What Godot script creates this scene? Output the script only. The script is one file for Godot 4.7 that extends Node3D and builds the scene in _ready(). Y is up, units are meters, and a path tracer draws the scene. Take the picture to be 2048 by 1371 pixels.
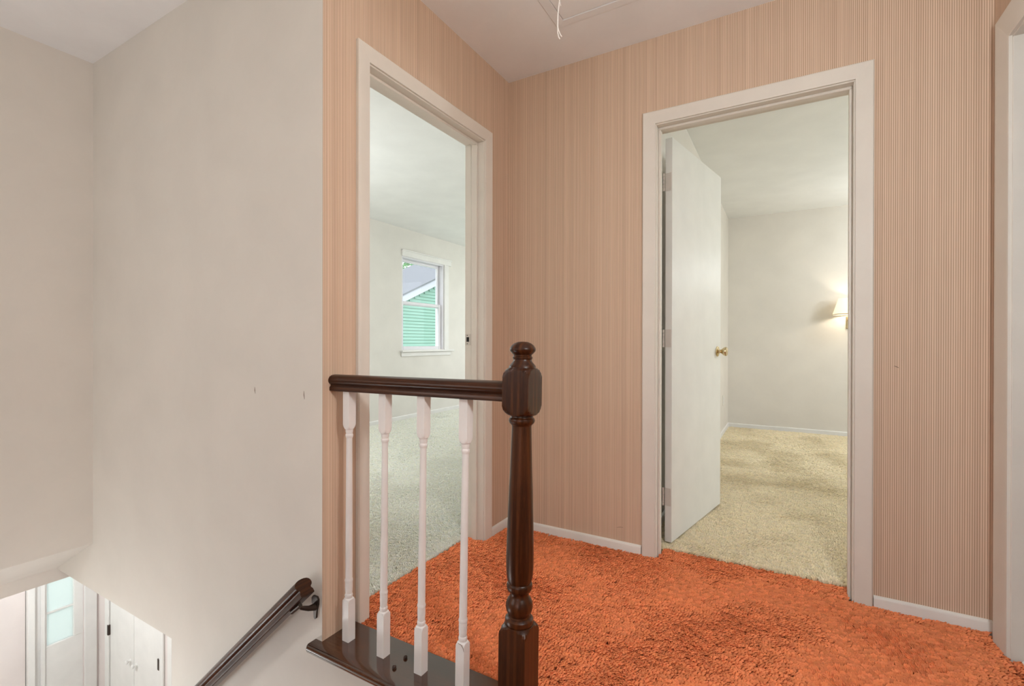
extends Node3D

# ---------------------------------------------------------------- mesh builder
class MB:
	var v := PackedVector3Array()
	func tri(a: Vector3, b: Vector3, c: Vector3) -> void:   # counter-clockwise seen from outside
		v.append(a); v.append(c); v.append(b)
	func quad(a: Vector3, b: Vector3, c: Vector3, d: Vector3) -> void:
		tri(a, b, c); tri(a, c, d)
	func box(lo: Vector3, hi: Vector3) -> MB:
		var p := [Vector3(lo.x, lo.y, lo.z), Vector3(hi.x, lo.y, lo.z), Vector3(hi.x, hi.y, lo.z), Vector3(lo.x, hi.y, lo.z), Vector3(lo.x, lo.y, hi.z), Vector3(hi.x, lo.y, hi.z), Vector3(hi.x, hi.y, hi.z), Vector3(lo.x, hi.y, hi.z)]
		quad(p[4], p[5], p[6], p[7]); quad(p[1], p[0], p[3], p[2])
		quad(p[5], p[1], p[2], p[6]); quad(p[0], p[4], p[7], p[3])
		quad(p[7], p[6], p[2], p[3]); quad(p[0], p[1], p[5], p[4])
		return self
	# chamfered box: the eight corners of each section cut by c, along axis y
	func cbox(lo: Vector3, hi: Vector3, c: float) -> MB:
		var poly := PackedVector2Array([Vector2(lo.x + c, lo.y), Vector2(hi.x - c, lo.y), Vector2(hi.x, lo.y + c), Vector2(hi.x, hi.y - c), Vector2(hi.x - c, hi.y), Vector2(lo.x + c, hi.y), Vector2(lo.x, hi.y - c), Vector2(lo.x, lo.y + c)])
		var inner := PackedVector2Array()
		var m := Vector2((lo.x + hi.x) * 0.5, (lo.y + hi.y) * 0.5)
		for q in poly:
			var d: Vector2 = q - m
			inner.append(m + Vector2(d.x * (1.0 - 2.0 * c / (hi.x - lo.x)), d.y * (1.0 - 2.0 * c / (hi.y - lo.y))))
		var rings := [[inner, lo.z], [poly, lo.z + c], [poly, hi.z - c], [inner, hi.z]]
		for k in 3:
			for i in 8:
				var j := (i + 1) % 8
				var a0: Vector2 = rings[k][0][i]
				var a1: Vector2 = rings[k][0][j]
				var b0: Vector2 = rings[k + 1][0][i]
				var b1: Vector2 = rings[k + 1][0][j]
				quad(Vector3(a0.x, a0.y, rings[k][1]), Vector3(a1.x, a1.y, rings[k][1]), Vector3(b1.x, b1.y, rings[k + 1][1]), Vector3(b0.x, b0.y, rings[k + 1][1]))
		for i in range(1, 7):
			tri(Vector3(inner[0].x, inner[0].y, hi.z), Vector3(inner[i].x, inner[i].y, hi.z), Vector3(inner[i + 1].x, inner[i + 1].y, hi.z))
			tri(Vector3(inner[0].x, inner[0].y, lo.z), Vector3(inner[i + 1].x, inner[i + 1].y, lo.z), Vector3(inner[i].x, inner[i].y, lo.z))
		return self
	# counter-clockwise outline in xy, pushed along z, then moved by t
	func prism(poly: PackedVector2Array, z0: float, z1: float, t := Transform3D.IDENTITY) -> MB:
		var n := poly.size()
		for i in n:
			var a: Vector2 = poly[i]
			var b: Vector2 = poly[(i + 1) % n]
			quad(t * Vector3(a.x, a.y, z0), t * Vector3(b.x, b.y, z0), t * Vector3(b.x, b.y, z1), t * Vector3(a.x, a.y, z1))
		var ix := Geometry2D.triangulate_polygon(poly)
		for k in range(0, ix.size(), 3):
			var a: Vector2 = poly[ix[k]]
			var b: Vector2 = poly[ix[k + 1]]
			var c: Vector2 = poly[ix[k + 2]]
			if (b - a).cross(c - a) < 0.0:
				var s := b; b = c; c = s
			tri(t * Vector3(a.x, a.y, z1), t * Vector3(b.x, b.y, z1), t * Vector3(c.x, c.y, z1))
			tri(t * Vector3(a.x, a.y, z0), t * Vector3(c.x, c.y, z0), t * Vector3(b.x, b.y, z0))
		return self
	# turned shape round y: rows of [y, r] or [y, r, half side of the square that cuts it]
	func turned(rows: Array, seg: int, t := Transform3D.IDENTITY) -> MB:
		var rings := []
		for row in rows:
			var ring := PackedVector3Array()
			for i in seg:
				var a := TAU * i / seg
				var r: float = row[1]
				if row.size() > 2:
					r = minf(r, row[2] / maxf(absf(cos(a)), absf(sin(a))))
				ring.append(t * Vector3(cos(a) * r, row[0], -sin(a) * r))
			rings.append(ring)
		for k in rings.size() - 1:
			for i in seg:
				var j := (i + 1) % seg
				quad(rings[k][i], rings[k][j], rings[k + 1][j], rings[k + 1][i])
		var lo := t * Vector3(0, rows[0][0], 0)
		var hi := t * Vector3(0, rows[-1][0], 0)
		for i in seg:
			var j := (i + 1) % seg
			if rows[0][1] > 0.0002: tri(lo, rings[0][j], rings[0][i])
			if rows[-1][1] > 0.0002: tri(hi, rings[-1][i], rings[-1][j])
		return self
	func open(seg: int) -> MB:   # drops the two caps of the last turned shape
		v.resize(v.size() - seg * 6)
		return self
	func tube(path: Array, radii: Array, seg: int) -> MB:
		var rings := []
		var side := Vector3.ZERO
		for k in path.size():
			var d: Vector3 = (path[mini(k + 1, path.size() - 1)] - path[maxi(k - 1, 0)]).normalized()
			if side == Vector3.ZERO:
				side = d.cross(Vector3(0.31, 0.22, 0.93)).normalized()
			side = (side - d * side.dot(d)).normalized()
			var up := d.cross(side)
			var ring := PackedVector3Array()
			for i in seg:
				var a := TAU * i / seg
				ring.append(path[k] + (side * cos(a) + up * sin(a)) * radii[k])
			rings.append(ring)
		for k in rings.size() - 1:
			for i in seg:
				var j := (i + 1) % seg
				quad(rings[k][i], rings[k][j], rings[k + 1][j], rings[k + 1][i])
		for i in range(1, seg - 1):
			tri(rings[0][0], rings[0][i + 1], rings[0][i])
			tri(rings[-1][0], rings[-1][i], rings[-1][i + 1])
		return self
	# moulding of profile (w across, t out) from a to b; m0, m1 = 1 for a mitred end
	func moulding(prof: PackedVector2Array, a: Vector3, b: Vector3, across: Vector3, out: Vector3, m0: float, m1: float) -> MB:
		var d := (b - a).normalized()
		var flip := across.cross(out).dot(d) < 0.0
		var n := prof.size()
		var ra := PackedVector3Array()
		var rb := PackedVector3Array()
		for q in prof:
			ra.append(a + across * q.x + out * q.y - d * (m0 * q.x))
			rb.append(b + across * q.x + out * q.y + d * (m1 * q.x))
		for i in n:
			var j := (i + 1) % n
			if flip: quad(ra[j], ra[i], rb[i], rb[j])
			else: quad(ra[i], ra[j], rb[j], rb[i])
		for i in range(1, n - 1):
			if flip:
				tri(ra[0], ra[i], ra[i + 1]); tri(rb[0], rb[i + 1], rb[i])
			else:
				tri(ra[0], ra[i + 1], ra[i]); tri(rb[0], rb[i], rb[i + 1])
		return self
	# normals smooth below the angle; texture coordinates in metres, v along the grain axis
	func commit(angle := 1.0, grain := 1) -> ArrayMesh:
		var n := v.size() / 3
		var fn := PackedVector3Array()
		var at := {}
		for f in n:
			var a := v[f * 3]
			var c := v[f * 3 + 1]
			var b := v[f * 3 + 2]
			fn.append((b - a).cross(c - a))
		var lim := cos(deg_to_rad(angle))
		if angle > 2.0:
			for i in v.size():
				var k := Vector3i((v[i] * 20000.0).round())
				if not at.has(k): at[k] = []
				at[k].append(i / 3)
		var nn := PackedVector3Array()
		var uv := PackedVector2Array()
		for i in v.size():
			var own := fn[i / 3].normalized()
			var s := own
			if angle > 2.0:
				s = Vector3.ZERO
				for f in at[Vector3i((v[i] * 20000.0).round())]:
					if fn[f].normalized().dot(own) >= lim: s += fn[f]
				s = s.normalized() if s.length() > 1e-12 else own
			nn.append(s)
			var p := v[i]
			var m := own.abs()
			var dom := 0 if m.x >= m.y and m.x >= m.z else (1 if m.y >= m.z else 2)
			var va := grain
			if dom == grain: va = 2 if grain != 2 else 0
			uv.append(Vector2(p[3 - dom - va], -p[va]))
		var arr := []
		arr.resize(Mesh.ARRAY_MAX)
		arr[Mesh.ARRAY_VERTEX] = v
		arr[Mesh.ARRAY_NORMAL] = nn
		arr[Mesh.ARRAY_TEX_UV] = uv
		var mesh := ArrayMesh.new()
		mesh.add_surface_from_arrays(Mesh.PRIMITIVE_TRIANGLES, arr)
		return mesh

# ---------------------------------------------------------------- node helpers
var taken := {}
var M := {}
var rng := RandomNumberGenerator.new()

func numbered(called: String) -> String:
	var k: int = taken.get(called, 0)
	taken[called] = k + 1
	return called if k == 0 else "%s_%03d" % [called, k]

func put(called: String, mb: MB, mat: Material, parent: Node = null, angle := 1.0, grain := 1) -> MeshInstance3D:
	return put_mesh(called, mb.commit(angle, grain), mat, parent)

func put_mesh(called: String, mesh: Mesh, mat: Material, parent: Node = null) -> MeshInstance3D:
	var o := MeshInstance3D.new()
	o.mesh = mesh
	o.material_override = mat
	o.cast_shadow = GeometryInstance3D.SHADOW_CASTING_SETTING_ON
	if parent == null:
		o.name = numbered(called)
		add_child(o)
	else:
		o.name = called
		parent.add_child(o, true)
	return o

func thing(called: String, label: String, category: String, at := Vector3.ZERO, group := "") -> Node3D:
	var o := Node3D.new()
	o.name = numbered(called)
	add_child(o)
	o.position = at
	tag(o, label, category, group)
	return o

func tag(o: Node, label: String, category: String, group := "", kind := "") -> void:
	o.set_meta("label", label)
	o.set_meta("category", category)
	if group: o.set_meta("group", group)
	if kind: o.set_meta("kind", kind)

func struct(called: String, label: String, category: String, mb: MB, mat: Material) -> MeshInstance3D:
	var o := put(called, mb, mat)
	tag(o, label, category, "", "structure")
	return o

func frame_node(called: String, label: String, category: String, at: Vector3, along: Vector3, n: Vector3) -> Node3D:
	var o := thing(called, label, category)
	o.transform = Transform3D(Basis(along, Vector3.UP, n), at)
	o.set_meta("kind", "structure")
	return o

func V(x: float, y: float, z: float) -> Vector3:
	return Vector3(x, y, z)

# ---------------------------------------------------------------- materials
func lin(r: float, g: float, b: float) -> Color:
	return Color(r, g, b).linear_to_srgb()

func noise_image(size: int, freq: float, seed_: int, lo: float, hi: float, octaves := 4, tint := Color.WHITE) -> ImageTexture:
	var n := FastNoiseLite.new()
	n.seed = seed_
	n.frequency = freq
	n.fractal_octaves = octaves
	var im := n.get_seamless_image(size, size)
	im.convert(Image.FORMAT_RGB8)
	for y in size:
		for x in size:
			var k: float = lerpf(lo, hi, im.get_pixel(x, y).r)
			im.set_pixel(x, y, Color(k * tint.r, k * tint.g, k * tint.b))
	im.generate_mipmaps()
	return ImageTexture.create_from_image(im)

func paint(called: String, c: Color, rough: float, blotch: Texture2D, relief: Texture2D, relief_cm: float, scale := 0.7) -> StandardMaterial3D:
	var m := StandardMaterial3D.new()
	m.albedo_color = c
	m.roughness = rough
	m.metallic_specular = 0.4
	if blotch: m.albedo_texture = blotch
	m.uv1_scale = Vector3.ONE * scale
	if relief and relief_cm > 0.0:
		m.heightmap_enabled = true
		m.heightmap_texture = relief
		m.heightmap_scale = relief_cm
	M[called] = m
	return m

func plain(called: String, c: Color, rough: float, metal := 0.0, spec := 0.5) -> StandardMaterial3D:
	var m := StandardMaterial3D.new()
	m.albedo_color = c
	m.roughness = rough
	m.metallic = metal
	m.metallic_specular = spec
	M[called] = m
	return m

# vertical pinstripes of woven paper: 64 stripes to the tile, light thread on a dusty pink ground
func wallpaper_image() -> ImageTexture:
	var w := 1024
	var h := 256
	var im := Image.create(w, h, true, Image.FORMAT_RGB8)
	var r := RandomNumberGenerator.new()
	r.seed = 77
	var n := FastNoiseLite.new()
	n.seed = 5
	n.frequency = 0.03
	var tone := []
	var width := []
	for s in 64:
		tone.append(r.randf_range(-0.014, 0.014))
		width.append(r.randf_range(0.34, 0.52))
	var dark := Color(0.757, 0.640, 0.546)
	var pale := Color(0.895, 0.796, 0.705)
	for x in w:
		var s := x / 16
		var t := (x % 16) / 16.0
		var k := smoothstep(0.0, 0.16, t) * (1.0 - smoothstep(width[s], width[s] + 0.18, t))
		for y in h:
			var c := dark.lerp(pale, k)
			var j: float = 1.0 + tone[s] + 0.03 * n.get_noise_2d(x * 2.0, absf(y - 128.0) * 0.4)
			im.set_pixel(x, y, Color(c.r * j, c.g * j, c.b * j))
	im.generate_mipmaps()
	return ImageTexture.create_from_image(im)

# dark stained wood, grain along v
func wood_image(seed_: int, a: Color, b: Color) -> ImageTexture:
	var w := 256
	var h := 512
	var im := Image.create(w, h, true, Image.FORMAT_RGB8)
	var n := FastNoiseLite.new()
	n.seed = seed_
	n.frequency = 0.02
	n.fractal_octaves = 4
	var f := FastNoiseLite.new()
	f.seed = seed_ + 9
	f.frequency = 0.11
	for y in h:
		for x in w:
			var sx := absf(x - 128.0)
			var sy := absf(y - 256.0)
			var k := 0.5 + 0.75 * n.get_noise_2d(sx * 3.0, sy * 0.12) + 0.3 * f.get_noise_2d(sx * 4.0, sy * 0.25)
			im.set_pixel(x, y, a.lerp(b, clampf(k, 0.0, 1.0)))
	im.generate_mipmaps()
	return ImageTexture.create_from_image(im)

func make_materials() -> void:
	var blotch := noise_image(256, 0.012, 3, 0.972, 1.0)
	paint("stair_paint", lin(0.75, 0.70, 0.635), 0.62, blotch, null, 0.0)
	paint("ceiling_paint", lin(0.90, 0.885, 0.875), 0.8, blotch, null, 0.0)
	paint("room_paint", lin(0.78, 0.745, 0.69), 0.7, blotch, null, 0.0)
	paint("room_two_paint", lin(0.78, 0.735, 0.67), 0.7, blotch, null, 0.0)
	paint("room_ceiling", lin(0.86, 0.855, 0.83), 0.8, blotch, null, 0.0)
	paint("trim_paint", lin(0.79, 0.73, 0.65), 0.42, blotch, null, 0.0, 1.3)
	paint("base_paint", lin(0.87, 0.84, 0.785), 0.45, blotch, null, 0.0, 1.3)
	paint("white_trim", lin(0.84, 0.82, 0.79), 0.42, blotch, null, 0.0, 1.3)
	paint("door_paint", lin(0.80, 0.785, 0.735), 0.4, blotch, null, 0.0, 1.3)
	paint("baluster_paint", lin(0.84, 0.80, 0.775), 0.38, blotch, null, 0.0, 2.0)
	paint("pink_paint", lin(0.80, 0.72, 0.69), 0.6, blotch, null, 0.0)
	paint("chrome_paint", lin(0.66, 0.60, 0.54), 0.35, blotch, null, 0.0, 2.0)
	paint("vinyl", lin(0.82, 0.80, 0.83), 0.35, blotch, null, 0.0)
	var wp := StandardMaterial3D.new()
	wp.albedo_texture = wallpaper_image()
	wp.uv1_scale = Vector3(1.0 / (64.0 * 0.0066), 1.0 / 0.9, 1.0)
	wp.roughness = 0.75
	wp.metallic_specular = 0.3
	M["wallpaper"] = wp
	var wood := StandardMaterial3D.new()
	wood.albedo_texture = wood_image(21, lin(0.024, 0.0065, 0.002), lin(0.090, 0.028, 0.008))
	wood.uv1_scale = Vector3(6.0, 2.2, 1.0)
	wood.roughness = 0.28
	wood.metallic_specular = 0.38
	M["wood"] = wood
	var polish: StandardMaterial3D = wood.duplicate()
	polish.metallic_specular = 0.5
	polish.roughness = 0.16
	polish.clearcoat_enabled = true
	polish.clearcoat = 1.0
	polish.clearcoat_roughness = 0.10
	M["polished_wood"] = polish
	plain("wood_plug", lin(0.035, 0.016, 0.010), 0.3)
	plain("bronze", lin(0.060, 0.042, 0.032), 0.42, 0.6)
	plain("brass", lin(0.62, 0.50, 0.30), 0.22, 1.0)
	plain("hole", lin(0.012, 0.009, 0.007), 0.8)
	plain("scuff", lin(0.22, 0.15, 0.115), 0.8)
	plain("cord", lin(0.86, 0.80, 0.75), 0.85)
	plain("tile", lin(0.80, 0.785, 0.73), 0.3)
	plain("plastic", lin(0.80, 0.77, 0.70), 0.4)
	var g := plain("glass", Color(0.90, 0.97, 0.95, 0.07), 0.02)
	g.metallic_specular = 0.25
	g.transparency = BaseMaterial3D.TRANSPARENCY_ALPHA
	var fg := plain("frosted", lin(0.62, 0.74, 0.69), 0.5)
	fg.backlight_enabled = true
	fg.backlight = Color(1, 1, 1)
	var shade := plain("shade", lin(0.93, 0.90, 0.84), 0.8)
	shade.backlight_enabled = true
	shade.backlight = Color(0.95, 0.935, 0.90)
	var bulb := plain("bulb", Color.WHITE, 0.5)
	bulb.emission_enabled = true
	bulb.emission = lin(1.0, 0.86, 0.66)
	bulb.emission_energy_multiplier = 2.0
	var globe := plain("globe", Color.WHITE, 0.4)  # glow used only on the added fill lamps
	globe.emission_enabled = true
	globe.emission = lin(1.0, 0.93, 0.86)
	globe.emission_energy_multiplier = 1.6
	# carpets: backing and pile
	plain("orange_backing", lin(0.26, 0.075, 0.028), 0.95, 0.0, 0.1)
	plain("olive_backing", lin(0.42, 0.34, 0.17), 0.95, 0.0, 0.1)
	plain("sage_backing", lin(0.45, 0.43, 0.34), 0.95, 0.0, 0.1)
	for c in [["orange_pile", lin(0.83, 0.265, 0.112)], ["gold_pile", lin(0.80, 0.685, 0.475)], ["sage_pile", lin(0.76, 0.755, 0.665)]]:
		var m := plain(c[0], c[1], 0.9, 0.0, 0.15)
		m.vertex_color_use_as_albedo = true
	# outdoors
	plain("siding", lin(0.22, 0.42, 0.32), 0.7)
	plain("fascia", lin(0.52, 0.52, 0.58), 0.6)
	paint("shingle", lin(0.25, 0.25, 0.275), 0.9, noise_image(256, 0.09, 14, 0.75, 1.0), null, 0.0, 0.8)
	paint("lawn", lin(0.40, 0.52, 0.38), 0.95, noise_image(256, 0.05, 15, 0.6, 1.0), null, 0.0, 0.3)
	var leaf := plain("leaf", lin(0.16, 0.36, 0.14), 0.7)
	leaf.vertex_color_use_as_albedo = true
	plain("bark", lin(0.14, 0.09, 0.06), 0.9)

# ---------------------------------------------------------------- carpet pile
func tuft_mesh(yarns: int, h: float, r: float, splay: float, seed_: int) -> ArrayMesh:
	var q := RandomNumberGenerator.new()
	q.seed = seed_
	var mb := MB.new()
	for k in yarns:
		var a := TAU * (k + q.randf() * 0.7) / yarns
		var o := Vector3(cos(a), 0, sin(a)) * splay * q.randf_range(0.25, 0.5)
		var out := Vector3(cos(a), 0, sin(a)) * splay * q.randf_range(0.4, 1.1)
		var lean := Vector3(0.55, 0, 0) * h * q.randf_range(0.5, 1.1)
		var hh := h * q.randf_range(0.8, 1.1)
		mb.tube([o, o + Vector3(0, hh * 0.55, 0) + lean * 0.25 + out * 0.35, o + Vector3(0, hh * 0.9, 0) + lean * 0.7 + out * 0.8, o + Vector3(0, hh, 0) + lean * 1.25 + out], [r * 0.9, r, r * 1.05, r * 0.5], 3)
	return mb.commit(60.0)

# rows of [x0, x1, z0, z1] filled at the given spacing; the nap turns slowly over the floor
func pile(called: String, parent: Node, rects: Array, y: float, step: float, mesh: ArrayMesh, mat: Material, seed_: int, nap: float, swirl: float, vary: float) -> void:
	var q := RandomNumberGenerator.new()
	q.seed = seed_
	var n := FastNoiseLite.new()
	n.seed = seed_
	n.frequency = 1.6
	n.fractal_octaves = 3
	var buf := PackedFloat32Array()
	var count := 0
	for rc in rects:
		var nx := int((rc[1] - rc[0]) / step)
		var nz := int((rc[3] - rc[2]) / step)
		for i in nx:
			for j in nz:
				var x: float = rc[0] + (i + 0.5 + q.randf_range(-0.42, 0.42)) * step
				var z: float = rc[2] + (j + 0.5 + q.randf_range(-0.42, 0.42)) * step
				var f := n.get_noise_2d(x, z)
				var a := nap + swirl * f * 2.2 + q.randf_range(-0.55, 0.55)
				var s := q.randf_range(0.85, 1.15)
				var tip := 1.0 + 0.35 * n.get_noise_2d(x + 40.0, z - 9.0)
				var ca := cos(a) * s
				var sa := sin(a) * s
				var sy := s * (1.0 + 0.18 * n.get_noise_2d(x * 9.0, z * 9.0)) * (1.15 - 0.15 * tip)
				buf.append_array([ca, 0.0, sa, x, 0.0, sy, 0.0, y, -sa, 0.0, ca, z])
				var c := 1.0 + q.randf_range(-vary, vary)
				buf.append_array([c * (1.0 + q.randf_range(-0.03, 0.03)), c, c * (1.0 + q.randf_range(-0.06, 0.06)), 1.0])
				count += 1
	var mm := MultiMesh.new()
	mm.transform_format = MultiMesh.TRANSFORM_3D
	mm.use_colors = true
	mm.mesh = mesh
	mm.instance_count = count
	mm.buffer = buf
	var o := MultiMeshInstance3D.new()
	o.name = called
	o.multimesh = mm
	o.material_override = mat
	o.set_meta("kind", "stuff")
	parent.add_child(o, true)

# ---------------------------------------------------------------- door frame
const CASING := [0.0, 0.0, 0.0, 0.0085, 0.004, 0.0105, 0.030, 0.0125, 0.046, 0.016, 0.054, 0.016, 0.058, 0.012, 0.058, 0.0]

func profile(flat: Array, k := 1.0) -> PackedVector2Array:
	var p := PackedVector2Array()
	for i in range(flat.size() / 2 - 1, -1, -1):
		p.append(Vector2(flat[i * 2] * k, flat[i * 2 + 1]))
	return p

# local x along the wall, y up, z out of the wall; the opening is w wide and h high
func door_frame(o: Node3D, w: float, h: float, depth: float, cw: float, stop_at: float, mat: Material) -> void:
	var p := profile(CASING, cw / 0.058)
	var hw := w / 2.0
	var rv := 0.005
	put("casing_side", MB.new().moulding(p, V(-hw - rv, -0.012, 0), V(-hw - rv, h + rv, 0), V(-1, 0, 0), V(0, 0, 1), 0, 1), mat, o, 30)
	put("casing_side", MB.new().moulding(p, V(hw + rv, -0.012, 0), V(hw + rv, h + rv, 0), V(1, 0, 0), V(0, 0, 1), 0, 1), mat, o, 30)
	put("casing_head", MB.new().moulding(p, V(-hw - rv, h + rv, 0), V(hw + rv, h + rv, 0), V(0, 1, 0), V(0, 0, 1), 1, 1), mat, o, 30)
	put("jamb_side", MB.new().cbox(V(-hw - 0.018, -0.012, -depth), V(-hw, h, 0), 0.0015), mat, o)
	put("jamb_side", MB.new().cbox(V(hw, -0.012, -depth), V(hw + 0.018, h, 0), 0.0015), mat, o)
	put("jamb_head", MB.new().cbox(V(-hw - 0.018, h, -depth), V(hw + 0.018, h + 0.018, 0), 0.0015), mat, o)
	if stop_at > 0.0:
		put("door_stop", MB.new().cbox(V(-hw, -0.012, -stop_at - 0.032), V(-hw + 0.011, h - 0.011, -stop_at), 0.002), mat, o)
		put("door_stop", MB.new().cbox(V(hw - 0.011, -0.012, -stop_at - 0.032), V(hw, h - 0.011, -stop_at), 0.002), mat, o)
		put("door_stop", MB.new().cbox(V(-hw, h - 0.011, -stop_at - 0.032), V(hw, h, -stop_at), 0.002), mat, o)

func knob_rows() -> Array:
	return [[0.0, 0.031], [0.003, 0.031], [0.006, 0.028], [0.008, 0.017], [0.011, 0.012], [0.020, 0.0105], [0.026, 0.013], [0.034, 0.021], [0.043, 0.026], [0.050, 0.027], [0.055, 0.0245], [0.056, 0.018], [0.058, 0.010], [0.0585, 0.0]]

# ---------------------------------------------------------------- build
const XA := -1.331    # hall left wall
const ZB := -2.276    # hall back wall
const XC := 0.625     # hall right wall
const ZS := -1.056    # stair wall
const XL := -3.10     # stair end wall
const X1 := -4.30     # far wall of the left bedroom
const Z2 := -6.20     # far wall of the right bedroom
const HC := 2.44
const RC := 2.48
const LC := -0.276    # lower ceiling
const LF := -2.716    # lower floor

func _ready() -> void:
	rng.seed = 4
	# camera
	var cam := Camera3D.new()
	cam.name = "camera"
	cam.fov = rad_to_deg(2.0 * atan(685.5 / 953.836))
	cam.position = V(0, 1.0115, 0)
	cam.rotation_degrees = V(-0.1232, 29.891, 0.1048)
	cam.near = 0.05
	cam.far = 200.0
	add_child(cam)
	cam.make_current()
	# sky and exposure
	var sm := ProceduralSkyMaterial.new()
	sm.sky_top_color = Color(0.93, 0.96, 1.0)
	sm.sky_horizon_color = Color(0.98, 0.99, 1.0)
	sm.ground_horizon_color = Color(0.80, 0.84, 0.80)
	sm.ground_bottom_color = Color(0.55, 0.60, 0.55)
	sm.sun_angle_max = 1.0
	var sky := Sky.new()
	sky.sky_material = sm
	var env := Environment.new()
	env.background_mode = Environment.BG_SKY
	env.sky = sky
	env.background_energy_multiplier = 3.0
	env.tonemap_mode = Environment.TONE_MAPPER_LINEAR
	env.tonemap_exposure = 1.0
	env.sdfgi_enabled = true
	env.ssao_enabled = true
	env.ssil_enabled = true
	var we := WorldEnvironment.new()
	we.name = "world_environment"
	we.environment = env
	add_child(we)

	make_materials()
	build_shell()
	build_doors()
	build_window()
	build_carpets()
	build_balustrade()
	build_stairs()
	build_small()
	build_lower_hall()
	build_fill_lamps()
	build_outdoors()

# ---------------------------------------------------------------- shell
func build_shell() -> void:
	var t := 0.115
	# hall left wall: papered face, with the door opening; its other face belongs to the bedroom
	var za0 := -1.2595 + 0.0195
	var za1 := -2.0255 - 0.0195
	var h := 2.028 + 0.0195
	var m := MB.new()
	var xa := XA - 0.055
	m.box(V(xa, -0.27, za0), V(XA, HC, ZS - 0.0005)).box(V(xa, h + 0.0, za1), V(XA, HC, za0)).box(V(xa, -0.27, ZB - t), V(XA, HC, za1))
	struct("wall_left", "pink pinstriped wallpaper on hall wall with the first bedroom doorway", "wall", m, M.wallpaper)
	m = MB.new()
	m.box(V(XA - t, -0.27, za0), V(xa, RC, ZS - t)).box(V(XA - t, h, za1), V(xa, RC, za0)).box(V(XA - t, -0.27, -7.1), V(xa, RC, za1))
	struct("wall_bedroom_near", "cream painted bedroom side of the papered hall wall", "wall", m, M.room_paint)
	# hall back wall
	var xb0 := -0.528 - 0.0195
	var xb1 := 0.226 + 0.0195
	m = MB.new()
	var zb := ZB - 0.055
	m.box(V(xa, -0.27, zb), V(xb0, HC, ZB)).box(V(xb0, h, zb), V(xb1, HC, ZB)).box(V(xb1, -0.27, zb), V(XC + t, HC, ZB))
	var wb := struct("wall_back", "pink pinstriped wallpaper on hall wall around the open white door", "wall", m, M.wallpaper)
	put("scuff_mark", MB.new().tube([V(0.353, 0.924, ZB), V(0.360, 0.921, ZB), V(0.367, 0.917, ZB)], [0.0008, 0.0014, 0.0007], 5), M.scuff, wb)
	put("scuff_mark", MB.new().tube([V(-0.716, 0.106, ZB), V(-0.70, 0.111, ZB), V(-0.684, 0.112, ZB)], [0.0006, 0.0011, 0.0006], 5), M.scuff, wb)
	m = MB.new()
	m.box(V(xa, -0.27, ZB - t), V(xb0, RC, zb)).box(V(xb0, h, ZB - t), V(xb1, RC, zb)).box(V(xb1, -0.27, ZB - t), V(3.3, RC, zb))
	struct("wall_second_bedroom_near", "cream painted bedroom side of the wall with the white door", "wall", m, M.room_two_paint)
	# hall right wall with the bathroom doorway
	m = MB.new()
	m.box(V(XC, -0.27, ZB), V(XC + t, HC, -2.1355)).box(V(XC, 2.0095, -2.1355), V(XC + t, HC, -1.3625)).box(V(XC, -0.27, -1.3625), V(XC + t, HC, 1.8))
	struct("wall_right", "pink pinstriped wallpaper on hall wall beside the bathroom doorway", "wall", m, M.wallpaper)
	# stair wall: upper part over the lower hall, and full height beyond it
	m = MB.new()
	m.box(V(-3.70, LC, ZS - t), V(xa, HC + 0.04, ZS)).box(V(xa, LC, ZS - t), V(XA, -0.012, ZS)).box(V(xa, -0.012, ZS - 0.0005), V(XA, HC, ZS)).box(V(XA, LC, ZS - t), V(-0.56, -0.012, ZS)).box(V(-2.306, LF, ZS - t), V(-0.56, LC, ZS))
	var ws := struct("wall_stair", "plain beige painted wall running down beside the stair handrail", "wall", m, M.stair_paint)
	for s in [[-1.704, 0.831, 0.012], [-1.424, 0.829, 0.014]]:
		put("scuff_mark", MB.new().tube([V(s[0] + 0.002, s[1] - s[2], ZS), V(s[0], s[1], ZS), V(s[0] - 0.001, s[1] + s[2], ZS)], [0.0006, 0.0017, 0.0006], 5), M.scuff, ws)
	# end wall over the lower hall, with the slanted underside down to the header
	m = MB.new()
	m.prism(PackedVector2Array([Vector2(XL, -0.03), Vector2(XL, HC + 0.04), Vector2(XL - 0.6, HC + 0.04), Vector2(XL - 0.6, -0.345), Vector2(-3.578, -0.345), Vector2(-3.578, -0.273)]), ZS - 0.001, 1.0)
	struct("wall_end", "plain beige painted wall closing the stairwell above a slanted soffit", "wall", m, M.stair_paint)
	m = MB.new()
	m.box(V(-3.70, -0.345, ZS - 0.9), V(-3.578, LC, ZS - 0.001))
	struct("trim_1", "painted header beam over the entry hall below the stairwell", "beam", m, M.stair_paint)
	# walls behind the camera
	m = MB.new()
	m.box(V(-5.7, LF, -0.02), V(-0.62, LC, 0.09))
	struct("wall_stair_lower", "beige painted wall beside the lower steps", "wall", m, M.stair_paint)
	m = MB.new()
	m.box(V(-3.75, LC, 1.0), V(-0.62, HC, 1.1))
	struct("wall_stair_far", "beige painted wall across the gallery beyond the stairs", "wall", m, M.stair_paint)
	struct("wall_hall_side", "beige painted wall beside the far end of the hall", "wall", MB.new().box(V(-0.73, LC, 1.1), V(-0.62, HC, 1.7)), M.stair_paint)
	m = MB.new()
	m.box(V(-0.73, -0.27, 1.7), V(XC + t, 0.5, 1.8)).box(V(-0.73, 2.2, 1.7), V(XC + t, HC, 1.8)).box(V(-0.73, 0.5, 1.7), V(-0.5, 2.2, 1.8)).box(V(0.5, 0.5, 1.7), V(XC + t, 2.2, 1.8))
	struct("wall_front", "beige painted wall with an added window opening at the far end of the hall", "wall", m, M.stair_paint)
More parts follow.
